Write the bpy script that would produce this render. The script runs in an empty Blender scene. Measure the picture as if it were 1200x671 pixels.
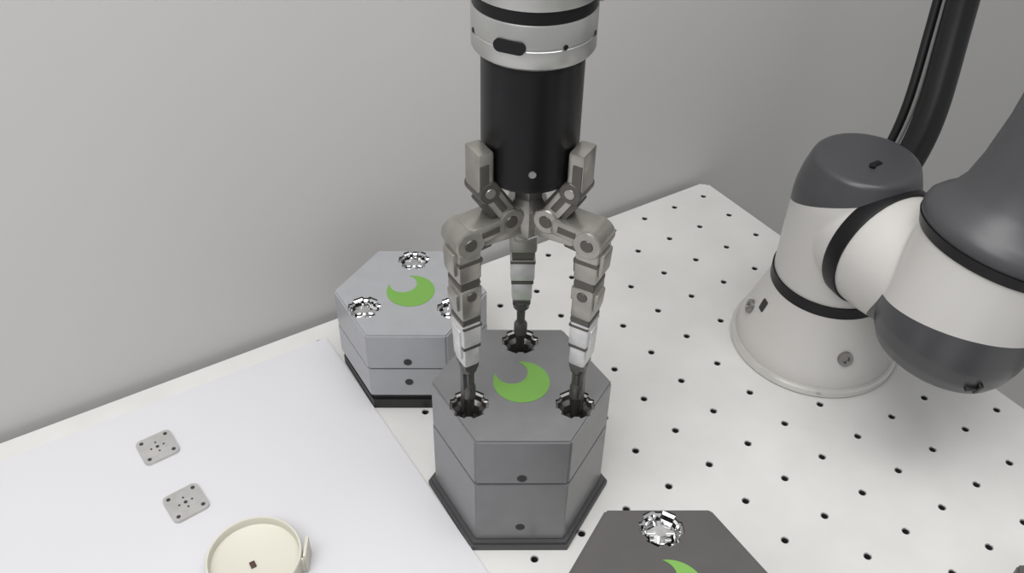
import bpy, bmesh, math
from math import sin, cos, radians, pi
from mathutils import Vector, Matrix
scene = bpy.context.scene
scene.view_settings.view_transform = 'Standard'

# ------------------------------------------------------------------ materials
def mat(name, col, rough=.5, metal=0., noise=0., nscale=8., bump=0., bscale=200., coat=0., spec=.5):
    m = bpy.data.materials.new(name); m.use_nodes = True
    nt = m.node_tree; b = nt.nodes['Principled BSDF']
    b.inputs['Base Color'].default_value = (*col, 1)
    b.inputs['Roughness'].default_value = rough
    b.inputs['Metallic'].default_value = metal
    b.inputs['Specular IOR Level'].default_value = spec
    b.inputs['Coat Weight'].default_value = coat
    tc = nt.nodes.new('ShaderNodeTexCoord')
    if noise > 0:
        n = nt.nodes.new('ShaderNodeTexNoise'); n.inputs['Scale'].default_value = nscale
        n.inputs['Detail'].default_value = 6
        nt.links.new(tc.outputs['Object'], n.inputs['Vector'])
        r = nt.nodes.new('ShaderNodeValToRGB')
        r.color_ramp.elements[0].position = .3; r.color_ramp.elements[1].position = .7
        r.color_ramp.elements[0].color = (*[c*(1-noise) for c in col], 1)
        r.color_ramp.elements[1].color = (*[min(1, c*(1+noise)) for c in col], 1)
        nt.links.new(n.outputs['Fac'], r.inputs['Fac'])
        nt.links.new(r.outputs['Color'], b.inputs['Base Color'])
    if bump > 0:
        n2 = nt.nodes.new('ShaderNodeTexNoise'); n2.inputs['Scale'].default_value = bscale
        nt.links.new(tc.outputs['Object'], n2.inputs['Vector'])
        bp = nt.nodes.new('ShaderNodeBump'); bp.inputs['Strength'].default_value = bump
        bp.inputs['Distance'].default_value = .001
        nt.links.new(n2.outputs['Fac'], bp.inputs['Height'])
        nt.links.new(bp.outputs['Normal'], b.inputs['Normal'])
    return m
def two_tone(name, ca, cb, p, n, axis=None, rad=0.):
    """painted shell: colour b beyond the plane (p, n) [and within rad of the axis (point, dir)], colour a elsewhere"""
    m = mat(name, ca, .33); nt = m.node_tree; b = nt.nodes['Principled BSDF']
    N = nt.nodes.new; Lk = nt.links.new
    tc = N('ShaderNodeTexCoord')
    d = N('ShaderNodeVectorMath'); d.operation = 'DOT_PRODUCT'; d.inputs[1].default_value = n
    Lk(tc.outputs['Object'], d.inputs[0])
    g = N('ShaderNodeMath'); g.operation = 'GREATER_THAN'; g.inputs[1].default_value = Vector(p).dot(Vector(n))
    Lk(d.outputs['Value'], g.inputs[0]); last = g
    if axis:
        s = N('ShaderNodeVectorMath'); s.operation = 'SUBTRACT'; s.inputs[1].default_value = axis[0]
        Lk(tc.outputs['Object'], s.inputs[0])
        c = N('ShaderNodeVectorMath'); c.operation = 'CROSS_PRODUCT'; c.inputs[1].default_value = axis[1]
        Lk(s.outputs['Vector'], c.inputs[0])
        l = N('ShaderNodeVectorMath'); l.operation = 'LENGTH'; Lk(c.outputs['Vector'], l.inputs[0])
        lt = N('ShaderNodeMath'); lt.operation = 'LESS_THAN'; lt.inputs[1].default_value = rad
        Lk(l.outputs['Value'], lt.inputs[0])
        k = N('ShaderNodeMath'); k.operation = 'MULTIPLY'; Lk(g.outputs[0], k.inputs[0]); Lk(lt.outputs[0], k.inputs[1]); last = k
    mx = N('ShaderNodeMix'); mx.data_type = 'RGBA'
    mx.inputs['A'].default_value = (*ca, 1); mx.inputs['B'].default_value = (*cb, 1)
    Lk(last.outputs[0], mx.inputs['Factor']); Lk(mx.outputs['Result'], b.inputs['Base Color'])
    return m

M = {}
M['wall'] = mat('wall_paint', (.535, .528, .518), .85, noise=.02, nscale=1.2)
M['floor'] = mat('floor_vinyl', (.40, .39, .38), .6, noise=.05, nscale=3)
M['table'] = mat('table_paint', (.62, .613, .595), .36, noise=.05, nscale=14, bump=.15, bscale=120)
M['hole'] = mat('hole_dark', (.03, .03, .03), .7)
M['rim'] = mat('hole_rim', (.33, .32, .31), .4, .4)
M['leg'] = mat('frame_metal', (.35, .35, .36), .4, .7)
M['sheet'] = mat('sheet_white', (.60, .594, .615), .45, noise=.015, nscale=4)
M['box'] = mat('box_gray', (.190, .190, .195), .30, .15, noise=.04, nscale=60, bump=.06, bscale=900)
M['box_lit'] = mat('box_gray_lit', (.36, .365, .38), .32, .15, noise=.03, nscale=60)  # lit copy of the box gray: stronger light put into its colour
M['box_d'] = mat('box_dark', (.080, .076, .073), .40, .1, noise=.05, nscale=60)
M['black'] = mat('black_base', (.012, .012, .012), .5)
M['plate'] = mat('plate_dark', (.075, .075, .077), .45, .3)
M['green'] = mat('logo_green', (.155, .335, .065), .45)
M['chrome'] = mat('chrome', (.85, .85, .85), .14, 1., noise=.12, nscale=160)
M['tip'] = mat('fingertip_metal', (.64, .635, .63), .38, .6, noise=.12, nscale=90)
M['steel'] = mat('steel', (.30, .29, .28), .3, .9)
M['pin'] = mat('pin_dark', (.12, .115, .11), .3, .8)
M['finger'] = mat('finger_gray', (.36, .348, .315), .28, .75, noise=.12, nscale=70)
M['finger2'] = mat('finger_dark', (.10, .095, .084), .34, .55)
M['gblack'] = mat('gripper_black', (.004, .004, .005), .33, spec=.2)
M['alu'] = mat('alu_ring', (.50, .50, .48), .36, .8, noise=.05, nscale=40)
WHITE = (.57, .555, .53); GRAY = (.062, .062, .067)
M['rwhite'] = mat('arm_white', WHITE, .33)
M['rgray'] = mat('arm_gray', GRAY, .40)
M['rband'] = mat('arm_band', (.006, .006, .007), .4, spec=.3)
M['flange'] = mat('flange_alu', (.66, .65, .62), .28, .5)
M['cable'] = mat('cable_black', (.006, .006, .007), .4)
M['strap'] = mat('strap_gray', (.22, .22, .21), .5)
M['cream'] = mat('cream_plastic', (.60, .58, .50), .45)
M['brown'] = mat('dark_brown', (.06, .03, .02), .6)
M['plate_m'] = mat('metal_tag', (.50, .49, .475), .3, .4, noise=.08, nscale=80)
M['label'] = mat('label_white', (.8, .8, .8), .5)

# ------------------------------------------------------------------ helpers
def empty(name, loc):
    e = bpy.data.objects.new(name, None); e.location = loc; e.empty_display_size = .02
    scene.collection.objects.link(e); return e
def setparent(o, parent):
    if parent:
        o.parent = parent
        o.matrix_parent_inverse = Matrix.Translation(parent.location).inverted()
def obj(name, bm, mats, parent=None, smooth=True, angle=35):
    bmesh.ops.recalc_face_normals(bm, faces=bm.faces)
    me = bpy.data.meshes.new(name); bm.to_mesh(me); bm.free()
    for m in (mats if isinstance(mats, (list, tuple)) else [mats]): me.materials.append(m)
    if smooth:
        me.polygons.foreach_set('use_smooth', [True]*len(me.polygons))
        me.set_sharp_from_angle(angle=radians(angle))
    o = bpy.data.objects.new(name, me); scene.collection.objects.link(o)
    setparent(o, parent)
    return o
def frame(origin, axis, xhint=None):
    z = Vector(axis).normalized()
    x = Vector(xhint) if xhint is not None else (Vector((1, 0, 0)) if abs(z.x) < .9 else Vector((0, 1, 0)))
    x = (x - z*x.dot(z)).normalized(); y = z.cross(x)
    m = Matrix((x, y, z)).transposed().to_4x4(); m.translation = Vector(origin); return m
def lathe_bm(bm, prof, mtx, segs=64, mi=0):
    rings = []
    for r, h in prof:
        if r < 1e-6: rings.append([bm.verts.new(mtx @ Vector((0, 0, h)))])
        else: rings.append([bm.verts.new(mtx @ Vector((r*cos(2*pi*k/segs), r*sin(2*pi*k/segs), h))) for k in range(segs)])
    for a, b in zip(rings, rings[1:]):
        for k in range(segs):
            k2 = (k+1) % segs
            if len(a) == 1 and len(b) == 1: continue
            if len(a) == 1: f = bm.faces.new((a[0], b[k], b[k2]))
            elif len(b) == 1: f = bm.faces.new((a[k], a[k2], b[0]))
            else: f = bm.faces.new((a[k], a[k2], b[k2], b[k]))
            f.material_index = mi
def lathe(name, prof, origin, axis, m, parent=None, segs=64, angle=35):
    bm = bmesh.new(); lathe_bm(bm, prof, frame(origin, axis), segs)
    return obj(name, bm, m, parent, angle=angle)
def prism_bm(bm, pts, z0, z1, mtx=Matrix.Identity(4), mi=0):
    a = [bm.verts.new(mtx @ Vector((x, y, z0))) for x, y in pts]
    b = [bm.verts.new(mtx @ Vector((x, y, z1))) for x, y in pts]
    n = len(pts); fs = [bm.faces.new(list(reversed(a))), bm.faces.new(b)]
    for k in range(n): fs.append(bm.faces.new((a[k], a[(k+1) % n], b[(k+1) % n], b[k])))
    for f in fs: f.material_index = mi
    return fs
def bbox_bm(bm, c, size, mtx, bev=.001, mi=0):
    t = bmesh.new(); bmesh.ops.create_cube(t, size=1)
    bmesh.ops.scale(t, vec=size, verts=t.verts)
    if bev: bmesh.ops.bevel(t, geom=t.edges[:], offset=bev, segments=2, affect='EDGES', profile=.6)
    bmesh.ops.translate(t, vec=c, verts=t.verts)
    vm = {}
    for v in t.verts: vm[v] = bm.verts.new(mtx @ v.co)
    for f in t.faces:
        nf = bm.faces.new([vm[v] for v in f.verts]); nf.material_index = mi
    t.free()
def tube(name, pts, r, m, parent=None):
    cu = bpy.data.curves.new(name, 'CURVE'); cu.dimensions = '3D'; cu.bevel_depth = r; cu.bevel_resolution = 8
    cu.use_fill_caps = True; cu.resolution_u = 24
    s = cu.splines.new('NURBS'); s.points.add(len(pts)-1)
    for p, q in zip(s.points, pts): p.co = (*q, 1)
    s.use_endpoint_u = True; s.order_u = 4
    cu.materials.append(m)
    o = bpy.data.objects.new(name, cu); scene.collection.objects.link(o)
    setparent(o, parent)
    return o

# ------------------------------------------------------------------ room
def slab(name, lo, hi, m, bev=0):
    bm = bmesh.new()
    c = [(a+b)/2 for a, b in zip(lo, hi)]; s = [b-a for a, b in zip(lo, hi)]
    bbox_bm(bm, c, s, Matrix.Identity(4), bev)
    return obj(name, bm, m, smooth=False)
slab('wall_back', (-3, .385, -.75), (3.5, .485, 1.9), M['wall'])
slab('floor', (-3, -3, -.80), (3.5, .485, -.75), M['floor'])

# ------------------------------------------------------------------ table with drilled hole grid
table = empty('perforated_work_table', (0, 0, 0))
bm = bmesh.new()
P = .05; X0, X1, Y0, Y1 = -.225, .375, -.625, .375; T = .018
def cell(cx, cy):
    h = P/2; r = .0029; outer = []
    for k in range(16):
        a = pi/4 + 2*pi*k/16
        c, s = cos(a), sin(a); mx = max(abs(c), abs(s)); x, y = c/mx*h, s/mx*h
        outer.append((cx+x, cy+y))
    ring = lambda rr, z: [bm.verts.new((cx+rr*cos(pi/4+2*pi*k/16), cy+rr*sin(pi/4+2*pi*k/16), z)) for k in range(16)]
    o = []
    for x, y in outer:
        dx, dy = X1-x, Y1-y
        if dx < .013 and dy < .013: x -= .004; y -= .004
        o.append(bm.verts.new((x, y, 0)))
    a = ring(r*1.3, 0); b = ring(r, -.0008); c = ring(r, -.012)
    for k in range(16):
        k2 = (k+1) % 16
        bm.faces.new((o[k], o[k2], a[k2], a[k]))
        f = bm.faces.new((a[k], a[k2], b[k2], b[k])); f.material_index = 2
        f = bm.faces.new((b[k], b[k2], c[k2], c[k])); f.material_index = 1
    f = bm.faces.new(c); f.material_index = 1
nx = round((X1-X0)/P); ny = round((Y1-Y0)/P)
for i in range(nx):
    for j in range(ny): cell(X0+P/2+i*P, Y0+P/2+j*P)
bmesh.ops.remove_doubles(bm, verts=bm.verts, dist=1e-5)
obj('table_top', bm, [M['table'], M['hole'], M['rim']], table, smooth=False)
bm = bmesh.new()
prism_bm(bm, [(X0, Y0), (X1, Y0), (X1, Y1-.008), (X1-.004, Y1-.004), (X1-.008, Y1), (X0, Y1)], -T-.004, -.0125)
for (a, b) in (((X1-.004, Y0), (X1, Y1-.008)), ((X0, Y1-.004), (X1-.008, Y1)), ((X0, Y0), (X1, Y0+.004))):
    prism_bm(bm, [(a[0], a[1]), (b[0], a[1]), (b[0], b[1]), (a[0], b[1])], -.013, -.0001)
prism_bm(bm, [(-1.5, Y0), (X0, Y0), (X0, Y1), (-1.5, Y1)], -T-.004, 0)
obj('table_edge', bm, M['table'], table, smooth=False)
bm = bmesh.new()
for x in (-1.42, -.55, .30):
    for y in (-.55, .30): bbox_bm(bm, (x, y, (-.75-T)/2), (.045, .045, .75-T-.004), Matrix.Identity(4), .002)
for y in (-.55, .30): bbox_bm(bm, (-.56, y, -.05), (1.72, .03, .05), Matrix.Identity(4), .002)
obj('table_frame', bm, M['leg'], table, smooth=False)
slab('white_sheet', (-1.2, -.5, .0002), (-.192, .350, .0022), M['sheet'])

# ------------------------------------------------------------------ hexagonal boxes
YAW = -31.3
def hexpts(s, c=(0, 0)):
    return [(c[0]+s*cos(radians(YAW+60*k)), c[1]+s*sin(radians(YAW+60*k))) for k in range(6)]
def holepts(R, c, rot):
    pts = []
    for k in range(6):
        a0 = rot+60*k
        w = R*.30
        for x, y in ((R*.83, -w*1.15), (R, -w), (R, w), (R*.83, w*1.15)):
            a = radians(a0); pts.append((c[0]+x*cos(a)-y*sin(a), c[1]+x*sin(a)+y*cos(a)))
    return pts
def hex_body(name, s, z0, z1, c, m, parent, holes=None, bev=.0016):
    bm = bmesh.new(); prism_bm(bm, hexpts(s, c), z0, z1)
    bmesh.ops.bevel(bm, geom=bm.edges[:], offset=bev, segments=2, affect='EDGES')
    o = obj(name, bm, [m, M['hole']], parent, smooth=False)
    if holes:
        cb = bmesh.new()
        for h in holes: prism_bm(cb, holepts(.0158, h, YAW), z1-.022, z1+.01, mi=0)
        co = obj('cut', cb, [m, M['hole']], None, smooth=False)
        md = o.modifiers.new('b', 'BOOLEAN'); md.operation = 'DIFFERENCE'; md.object = co; md.solver = 'EXACT'
        bpy.context.view_layer.update()
        dg = bpy.context.evaluated_depsgraph_get()
        nm = bpy.data.meshes.new_from_object(o.evaluated_get(dg))
        o.modifiers.clear(); o.data = nm
        bpy.data.objects.remove(co)
        for p in o.data.polygons:
            cc = p.center
            if z1-.0225 < cc.z < z1-.004 and any((cc.x-h[0])**2+(cc.y-h[1])**2 < .0162**2 for h in holes) and \
               (abs(p.normal.z) > .5 or cc.z > z1-.015): p.material_index = 1
    return o
def crescent(name, c, z, parent, R=.0238, r=.0136, off=(-.0012, .0136)):
    d = math.hypot(*off); th = math.atan2(off[1], off[0])
    aO = math.acos((R*R+d*d-r*r)/(2*R*d))
    pts = []; n = 64; a0 = th+aO; a1 = th-aO+2*pi
    for k in range(n+1):
        a = a0+(a1-a0)*k/n; pts.append((c[0]+R*cos(a), c[1]+R*sin(a)))
    s_ang = math.atan2(pts[-1][1]-c[1]-off[1], pts[-1][0]-c[0]-off[0])
    e_ang = math.atan2(pts[0][1]-c[1]-off[1], pts[0][0]-c[0]-off[0])
    while s_ang < e_ang: s_ang += 2*pi
    while s_ang-e_ang > 2*pi: s_ang -= 2*pi
    for k in range(1, n):
        a = s_ang+(e_ang-s_ang)*k/n
        pts.append((c[0]+off[0]+r*cos(a), c[1]+off[1]+r*sin(a)))
    bm = bmesh.new(); prism_bm(bm, pts, z-.0002, z+.0004)
    obj(name, bm, M['green'], parent, smooth=False)
def hexbox(c, ztop, zseam, zbase, m, basem, base_s, occupied):
    e = empty('hexagonal_box', (c[0], c[1], 0))
    s = .0763
    H = [(c[0]+.050*cos(radians(YAW+90+120*k)), c[1]+.050*sin(radians(YAW+90+120*k))) for k in range(3)]
    hex_body('upper_shell', s, zseam+.0003, ztop, c, m, e, H)
    hex_body('lower_shell', s, zbase, zseam-.0003, c, m, e, bev=.0008)
    bm = bmesh.new(); prism_bm(bm, hexpts(s-.002, c), zseam-.002, zseam+.002); obj('seam', bm, M['hole'], e, smooth=False)
    bm = bmesh.new(); prism_bm(bm, hexpts(base_s, c), 0.0002, zbase*.62); prism_bm(bm, hexpts(base_s-.0025, c), zbase*.62, zbase)
    obj('base_plate', bm, basem, e, smooth=False)
    bm = bmesh.new()
    for i, h in enumerate(H):
        out = holepts(.0157, h, YAW); inn = holepts(.0138, h, YAW); low = holepts(.0105, h, YAW)
        z = ztop-.0022
        n = len(out)
        A = [bm.verts.new((x, y, z)) for x, y in out]; B = [bm.verts.new((x, y, z-.001)) for x, y in inn]
        C = [bm.verts.new((x, y, z-.007)) for x, y in inn]; D = [bm.verts.new((x, y, z-.010)) for x, y in low]
        E = [bm.verts.new((x, y, z-.018)) for x, y in low]
        for a, b in ((A, B), (B, C), (C, D), (D, E)):
            for k in range(n): bm.faces.new((a[k], a[(k+1) % n], b[(k+1) % n], b[k]))
        if not occupied:
            mt = Matrix.Translation((h[0], h[1], z)) @ Matrix.Rotation(radians(YAW), 4, 'Z')
            hp = lambda R, t: [(R*cos(radians(60*k+t)), R*sin(radians(60*k+t))) for k in range(6)]
            prism_bm(bm, hp(.0088, 30), -.017, -.0065, mt); prism_bm(bm, hp(.0050, 0), -.0065, -.0015, mt)
            bbox_bm(bm, (0, 0, -.004), (.020, .0035, .003), mt, .0005)
            bbox_bm(bm, (0, 0, -.0045), (.0035, .020, .003), mt, .0005)
    obj('chrome_inserts', bm, M['steel'] if occupied else M['chrome'], e, smooth=False)
    crescent('green_crescent', c, ztop, e)
    bm = bmesh.new()
    for k in (0, 2, 4):
        a = radians(YAW+30+60*k); ap = s*cos(radians(30))
        n = Vector((cos(a), sin(a), 0))
        zs = ((ztop+zseam)/2-.018, (zseam+zbase)/2-.020) if ztop > .12 else ((ztop+zseam)/2-.012, (zseam+zbase)/2+.001)
        for z in zs:
            o = Vector((c[0], c[1], z)) + n*(ap-.001)
            lathe_bm(bm, [(0.0, .0011), (.0034, .0012), (.0040, .0014), (.0042, .0)], frame(o, n), 24)
    obj('screw_holes', bm, M['hole'], e, smooth=False)
    return e, H
C1 = (-.119, .0755)
box1, H1 = hexbox(C1, .1354, .083, .0085, M['box'], M['plate'], .0830, True)
box2, _ = hexbox((-.126, .267), .100, .056, .020, M['box_lit'], M['black'], .0745, False)
box3, _ = hexbox((-.143, -.147), .145, .083, .0095, M['box_d'], M['plate'], .0805, False)
box4, _ = hexbox((.081, -.3300), .1354, .083, .0095, M['box_d'], M['plate'], .0805, False)

# ------------------------------------------------------------------ items on sheet
def tag(c, rot):
    bm = bmesh.new(); s = .0165; rr = .005; pts = []
    for (sx, sy, a0) in ((1, 1, 0), (-1, 1, 90), (-1, -1, 180), (1, -1, 270)):
        for k in range(5):
            a = radians(a0+22.5*k); pts.append((sx*(s-rr)+rr*cos(a), sy*(s-rr)+rr*sin(a)))
    mt = Matrix.Translation((c[0], c[1], .0022)) @ Matrix.Rotation(radians(rot), 4, 'Z')
    prism_bm(bm, pts, 0.0001, .003, mt, 0)
    for x, y, r in ((.0115, .0115, .0019), (-.0115, .0115, .0019), (-.0115, -.0115, .0019), (.0115, -.0115, .0019), (0, 0, .0017),
                    (.006, 0, .001), (-.006, 0, .001), (0, .006, .001), (0, -.006, .001)):
        p = [(x+r*cos(2*pi*k/16), y+r*sin(2*pi*k/16)) for k in range(16)]
        prism_bm(bm, p, .0029, .0032, mt, 1)
    obj('metal_mounting_plate', bm, [M['plate_m'], M['hole']], smooth=False)
tag((-.391, .2887), 4); tag((-.3877, .211), 6)
CX, CY = -.357, .113
cup = empty('round_plastic_cup', (CX, CY, .0022))
lathe('cup_body', [(0, .0002), (.038, .0002), (.0392, .002), (.0395, .020), (.0388, .021), (.0375, .021), (.037, .020), (.0365, .0135), (.035, .0125), (.0, .0125)],
      (CX, CY, .0022), (0, 0, 1), M['cream'], cup, 96)
bm = bmesh.new(); bbox_bm(bm, (0, 0, 0), (.0045, .006, .002), Matrix.Translation((CX-.003, CY-.003, .0155)), .0004); obj('cup_peg', bm, M['brown'], cup)
bm = bmesh.new(); mt = Matrix.Translation((CX, CY, .0022)) @ Matrix.Rotation(radians(-30), 4, 'Z')
bbox_bm(bm, (.0425, 0.006, .012), (.0025, .020, .0235), mt, .0006); bbox_bm(bm, (.040, -.003, .010), (.006, .002, .018), mt, .0004)
obj('cup_tab', bm, M['cream'], cup)

# ------------------------------------------------------------------ robot arm
robot = empty('robot_arm', (.266, .068, 0))
BX, BY = .264, .073
def shell(name, parts, mtl, voxel=.0014, it=14):
    """fuse the lathed parts into one smooth cast shell"""
    bm = bmesh.new()
    for prof, c, ax in parts: lathe_bm(bm, prof, frame(c, ax), 96)
    o = obj(name, bm, mtl, robot)
    a = o.modifiers.new('r', 'REMESH'); a.mode = 'VOXEL'; a.voxel_size = voxel; a.use_smooth_shade = True
    s = o.modifiers.new('s', 'SMOOTH'); s.factor = .5; s.iterations = it
    bpy.context.view_layer.update()
    dg = bpy.context.evaluated_depsgraph_get()
    nm = bpy.data.meshes.new_from_object(o.evaluated_get(dg)); o.modifiers.clear(); o.data = nm
    nm.materials.clear(); nm.materials.append(mtl)
    nm.polygons.foreach_set('use_smooth', [True]*len(nm.polygons))
    return o
lathe('base_flange', [(0, .0002), (.087, .0002), (.0885, .002), (.0885, .008), (.087, .010), (0, .010)], (BX, BY, 0), (0, 0, 1), M['flange'], robot, 96)
lathe('base_cone', [(0, .010), (.0835, .010), (.084, .014), (.080, .028), (.068, .062), (.0615, .082), (.0605, .088), (0, .088)], (BX, BY, 0), (0, 0, 1), M['rwhite'], robot, 96, angle=50)
lathe('base_band', [(0, .085), (.0612, .085), (.0612, .098), (0, .098)], (BX, BY, 0), (0, 0, 1), M['rband'], robot, 96)
JZ = .165
br = radians(-90-9); bd = Vector((cos(br), sin(br), 0))
S = Vector((BX, BY, JZ)); L = .150; J = S + bd*L
ld = Vector((.22, -.04, 1)).normalized()
r = .0595; Z = Vector((0, 0, 1))
n1 = (Z - bd*.46).normalized()
shell('shoulder_housing', [
    ([(0, -.070), (r, -.070), (r, .022), (r*.985, .034), (r*.94, .048), (r*.88, .060), (r*.84, .067), (r*.78, .070), (0, .0705)], S, Z),
    ([(0, -.02), (.052, -.02), (.054, .0), (.0595, .034), (.0605, .048), (0, .048)], S, bd)],
    two_tone('shoulder_paint', WHITE, GRAY, S+Z*.030, n1))
lathe('shoulder_band', [(0, .040), (.0618, .040), (.0622, .041), (.0622, .056), (.0618, .057), (0, .057)], S, bd, M['rband'], robot, 96)
r = .0665
n2 = (-ld + bd*.20).normalized()
shell('elbow_housing', [
    ([(0, -.072), (r, -.072), (r, .012), (r*.985, .022), (r*.92, .037), (r*.82, .048), (r*.70, .053), (0, .054)], J, -ld),
    ([(0, .054), (.0600, .054), (.0590, .075), (.055, .10), (.050, L), (0, L)], S, bd)],
    two_tone('elbow_paint', WHITE, GRAY, J+ld*.001, n2, (J, ld), .0672))
lathe('link_collar', [(0, .074), (.066, .074), (.0715, .077), (.0725, .083), (.0710, .089), (.066, .095), (.0580, .102), (.052, .114), (.048, .135), (.045, .17), (.044, .44), (0, .44)],
      J, ld, M['rgray'], robot, 80, angle=60)
lathe('link_band', [(0, .066), (.068, .066), (.0722, .0765), (0, .0765)], J, ld, M['rband'], robot, 80)
K = J + ld*.47
lathe('elbow_joint', [(0, -.06), (.045, -.06), (.054, -.05), (.055, .05), (.054, .16), (0, .16)], K, -bd, M['rwhite'], robot, 64)
bm = bmesh.new()
for a in (-112, -22, 62, 150):
    aa = radians(a-6); n = Vector((cos(aa), sin(aa), .32)).normalized()
    o = Vector((BX+.0735*cos(aa), BY+.0735*sin(aa), .044))
    lathe_bm(bm, [(0, .002), (.0035, .002), (.004, .004), (.0075, .004), (.0085, -.004)], frame(o, n), 32)
obj('base_screws', bm, M['steel'], robot)
bm = bmesh.new()
aa = radians(158); n = Vector((cos(aa), sin(aa), .3)).normalized()
bbox_bm(bm, (0, 0, 0), (.014, .009, .006), frame((BX+.067*cos(aa), BY+.067*sin(aa), .060), n, (0, 0, 1)), .002)
obj('base_socket', bm, M['hole'], robot)
bm = bmesh.new(); bbox_bm(bm, (-.003, -.012, .0705), (.012, .006, .0025), Matrix.Translation(S), .0006)
lathe_bm(bm, [(0, .0725), (.003, .0725), (.003, .067)], Matrix.Translation(S+Vector((-.010, -.014, 0))), 16)
cd = Vector((-.45, -.89, 0)).normalized()
o = J - ld*.030 + cd*.0620
fm = frame(o, cd - Vector((0, 0, .35)), (0, 0, 1))
bbox_bm(bm, (0, 0, 0), (.013, .004, .006), fm, .0008); bbox_bm(bm, (0, .006, 0), (.004, .010, .005), fm, .0008)
obj('cap_screws', bm, M['rband'], robot)
tl = Vector((-1, .15, 0)).normalized()
bm = bmesh.new(); bbox_bm(bm, (0, 0, 0), (.016, .010, .0012), frame(J+ld*.128+tl*.0485, tl+Vector((0, 0, .2)), (0, 0, 1)), .0002)
obj('joint_label', bm, M['label'], robot)

# second arm section: forearm coming in over the table and ending in the wrist
G = Vector((C1[0], C1[1], 0))
cr = Vector((.838, -.5456, 0)); cf = Vector((.5456, .838, 0))
def gdir(deg):
    return (-cf*cos(radians(deg)) + cr*sin(radians(deg)))
fore = empty('robot_arm', (C1[0], C1[1], .55))
K2 = K - bd*.16; W = Vector((C1[0], C1[1], K.z)); fd = (W-K2); fl = fd.length
lathe('forearm', [(0, 0), (.045, 0), (.044, fl*.5), (.042, fl), (.036, fl+.03), (0, fl+.034)], K2, fd, M['rwhite'], fore, 64)
lathe('wrist_seam', [(0, .4665), (.0385, .4665), (.0385, .4750), (0, .4750)], G, (0, 0, 1), M['rband'], fore)
lathe('wrist_silver', [(0, .475), (.0398, .475), (.0403, .477), (.0403, .545), (.040, K.z), (0, K.z)], G, (0, 0, 1), M['alu'], fore)
bm = bmesh.new()
for d in (-92, 88): lathe_bm(bm, [(0, .004), (.0030, .004), (.0034, .003), (.0034, 0)], frame(G+Vector((0, 0, .4705))+gdir(d)*.038, gdir(d)), 20)
obj('wrist_knobs', bm, M['steel'], fore)

# cables
cab = empty('cable_hose', (.40, .12, .0))
tube('thick_hose', [(.345, .13, .019), (.375, .13, .07), (.412, .122, .14), (.437, .125, .20), (.462, .147, .27), (.482, .163, .335), (.497, .18, .42), (.50, .2, .6), (.50, .22, .9)], .0165, M['cable'], cab)
tube('thin_hose', [(.340, .15, .007), (.375, .155, .07), (.410, .150, .14), (.431, .152, .20), (.456, .172, .27), (.476, .187, .335), (.490, .205, .42), (.495, .22, .6), (.495, .24, .9)], .0052, M['cable'], cab)
tube('cable_strap', [(.340, .142, .007), (.375, .147, .07), (.412, .146, .14), (.435, .147, .20), (.460, .167, .27), (.480, .182, .335), (.494, .200, .42), (.499, .22, .6), (.499, .24, .9)], .0035, M['strap'], cab)

# ------------------------------------------------------------------ gripper
grip = empty('robotic_gripper', (C1[0], C1[1], .135))
lathe('tool_flange', [(0, .437), (.0365, .437), (.0385, .4385), (.0395, .4400), (.0395, .4500), (.0390, .4504), (.0390, .4512), (.0395, .4516), (.0395, .4655), (.039, .4664), (0, .4664)],
      G, (0, 0, 1), M['alu'], grip, 96)
bm = bmesh.new()
nrm = gdir(-22)
sl = [( .006*sx + .0042*cos(a), .0042*sin(a)) for sx, rng in ((1, range(-90, 91, 15)), (-1, range(90, 271, 15))) for a in [radians(t) for t in rng]]
prism_bm(bm, sl, -.002, .0012, frame(G+Vector((0, 0, .4525))+nrm*.0392, nrm, Vector((0, 0, 1)).cross(nrm)))
for d in (28, -70, 70): lathe_bm(bm, [(0, .0015), (.0016, .0015), (.0016, 0)], frame(G+Vector((0, 0, .452))+gdir(d)*.0385, gdir(d)), 16)
obj('flange_slot', bm, M['rband'], grip)
lathe('palm_cylinder', [(0, .342), (.024, .342), (.0320, .346), (.0335, .350), (.0335, .431), (.0340, .432), (.0340, .4375), (0, .4375)], G, (0, 0, 1), M['gblack'], grip, 96)
bm = bmesh.new(); lathe_bm(bm, [(0, .001), (.0025, .001), (.0028, 0)], frame(G+Vector((0, 0, .362))+gdir(3)*.0333, gdir(3)), 20)
obj('palm_screw', bm, M['steel'], grip)
lathe('palm_hub', [(0, .290), (.009, .290), (.016, .297), (.018, .308), (.016, .318), (.011, .325), (.011, .343), (0, .343)], G, (0, 0, 1), M['finger'], grip, 6, angle=20)

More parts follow.
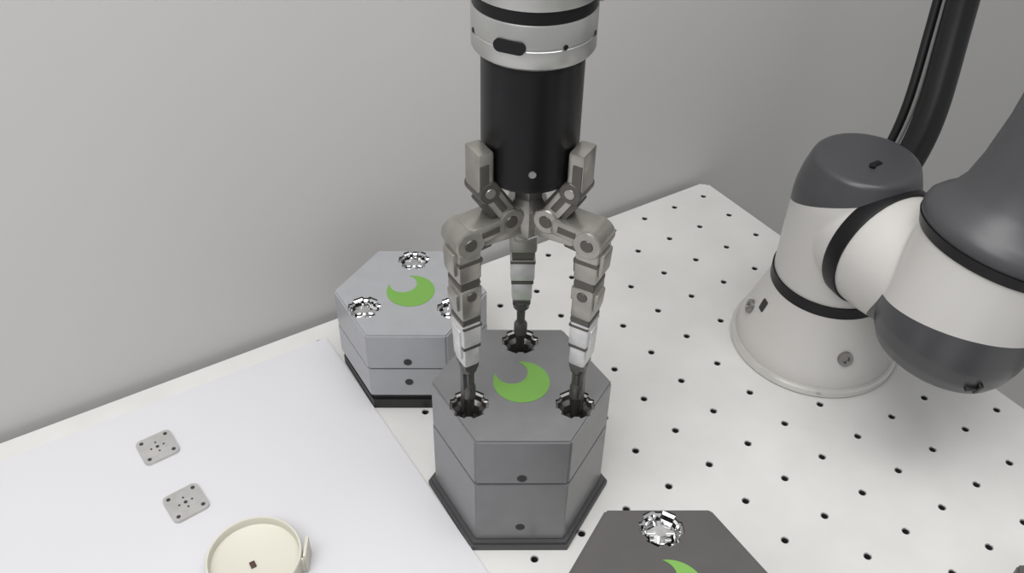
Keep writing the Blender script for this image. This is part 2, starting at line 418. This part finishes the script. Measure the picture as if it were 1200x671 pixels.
def seg(bm, t, p0, p1, w, d, mi=0, bev=.0018, side=0.):
    rad, tan = t
    a = G + rad*p0[0] + Vector((0, 0, p0[1])) + tan*side; b = G + rad*p1[0] + Vector((0, 0, p1[1])) + tan*side
    m = frame((a+b)/2, b-a, tan); bbox_bm(bm, (0, 0, 0), (w, d, (b-a).length), m, bev, mi)
def pivot(bm, t, p, r, w, mi=0):
    rad, tan = t; o = G + rad*p[0] + Vector((0, 0, p[1]))
    lathe_bm(bm, [(0, -w/2), (r*.9, -w/2), (r, -w/2+.0008), (r, w/2-.0008), (r*.9, w/2), (0, w/2)], frame(o, tan), 24, mi)
for fi, ang in enumerate((YAW+90+120, YAW+90-120, YAW+90)):
    a = radians(ang); rad = Vector((cos(a), sin(a), 0)); tan = Vector((-sin(a), cos(a), 0)); t = (rad, tan)
    bm = bmesh.new()
    seg(bm, t, (.0395, .341), (.0395, .374), .020, .0115, 0)
    seg(bm, t, (.0410, .347), (.0410, .366), .0215, .007, 1, .001)
    seg(bm, t, (.034, .350), (.034, .362), .012, .006, 1, .001)
    pivot(bm, t, (.037, .343), .0085, .022, 1)
    pivot(bm, t, (.037, .343), .0040, .0235, 0)
    seg(bm, t, (.037, .344), (.021, .318), .0205, .013)
    seg(bm, t, (.035, .338), (.024, .321), .0150, .019, 1)
    seg(bm, t, (.033, .338), (.025, .325), .0215, .005, 1, .0006)
    pivot(bm, t, (.020, .314), .0100, .0225, 0)
    pivot(bm, t, (.020, .314), .0050, .0240, 1)
    seg(bm, t, (.010, .307), (.042, .308), .021, .018, 0, .003)
    seg(bm, t, (.024, .3125), (.055, .310), .0240, .014, 0, .003)
    seg(bm, t, (.034, .302), (.050, .300), .017, .012, 1, .002)
    seg(bm, t, (.030, .312), (.044, .311), .0255, .005, 1, .0006)
    pivot(bm, t, (.053, .306), .0112, .0245, 0)
    pivot(bm, t, (.053, .306), .0050, .0260, 1)
    # proximal phalanx
    seg(bm, t, (.0535, .304), (.0530, .273), .0235, .0180, 0, .0026)
    seg(bm, t, (.0610, .299), (.0600, .279), .0160, .009, 0, .002)
    seg(bm, t, (.0530, .292), (.0530, .2885), .0242, .0187, 1, .0004)
    seg(bm, t, (.0440, .288), (.0445, .276), .0140, .005, 1, .001)
    pivot(bm, t, (.0525, .2685), .0085, .0195, 1)
    # middle phalanx
    seg(bm, t, (.0525, .2655), (.0520, .237), .0225, .0165, 0, .0026)
    seg(bm, t, (.0595, .261), (.0585, .245), .0145, .008, 0, .002)
    seg(bm, t, (.0445, .262), (.0445, .250), .0150, .006, 0, .0015)
    pivot(bm, t, (.0525, .259), .0042, .0245, 1)
    pivot(bm, t, (.0515, .233), .0082, .0185, 1)
    # fingertip (metal)
    seg(bm, t, (.0517, .231), (.0512, .208), .0200, .0155, 2, .0022)
    seg(bm, t, (.0512, .208), (.0510, .186), .0172, .0135, 2, .0028)
    seg(bm, t, (.0555, .224), (.0545, .194), .0125, .0110, 2, .0025)
    seg(bm, t, (.0512, .208), (.0512, .205), .0185, .0150, 1, .0006)
    seg(bm, t, (.0512, .229), (.0512, .2265), .0206, .0160, 1, .0006)
    pivot(bm, t, (.0508, .185), .0065, .0150, 3)
    o = G + rad*.0503
    lathe_bm(bm, [(0, .186), (.0075, .184), (.0070, .176), (.0038, .172), (.0035, .160), (.0058, .156), (.0058, .146), (.0038, .143), (.0038, .122), (0, .122)], Matrix.Translation(o), 20, 3)
    seg(bm, t, (.0545, .178), (.0545, .132), .0050, .0035, 3, .0003)
    seg(bm, t, (.0470, .178), (.0470, .130), .0040, .002, 3, .0003)
    obj('finger_%d' % (fi+1), bm, [M['finger'], M['finger2'], M['tip'], M['pin']], grip, angle=30)

# ------------------------------------------------------------------ lights
w = bpy.data.worlds.new('world'); scene.world = w; w.use_nodes = True
w.node_tree.nodes['Background'].inputs[0].default_value = (.965, .98, 1, 1)
w.node_tree.nodes['Background'].inputs[1].default_value = .40
def area(name, loc, tgt, size, power, col=(1, 1, 1)):
    l = bpy.data.lights.new(name, 'AREA'); l.shape = 'RECTANGLE'; l.size = size[0]; l.size_y = size[1]; l.energy = power; l.color = col
    o = bpy.data.objects.new(name, l); scene.collection.objects.link(o); o.location = loc
    o.rotation_euler = (Vector(tgt)-Vector(loc)).to_track_quat('-Z', 'Y').to_euler()
area('ceiling_light', (-.20, -.15, 1.9), (-.1, .05, 0), (1.7, .95), 29, (1, .99, .975))
area('ceiling_light', (-1.3, -.5, 1.8), (-.5, .3, .1), (1.4, .8), 18, (.985, .99, 1))

# ------------------------------------------------------------------ camera
yaw, pitch, roll = .5771, .69334, .02381
f = Vector((sin(yaw)*cos(pitch), cos(yaw)*cos(pitch), -sin(pitch)))
r0 = Vector((cos(yaw), -sin(yaw), 0)); u0 = r0.cross(f)
r = r0*cos(roll)+u0*sin(roll); u = u0*cos(roll)-r0*sin(roll)
cam = bpy.data.cameras.new('camera'); co = bpy.data.objects.new('camera', cam); scene.collection.objects.link(co)
m = Matrix((r, u, -f)).transposed().to_4x4(); m.translation = Vector((-.42366, -.37443, .69041)); co.matrix_world = m
cam.sensor_width = 36; cam.lens = 1080/1200*36; cam.clip_start = .01
scene.camera = co
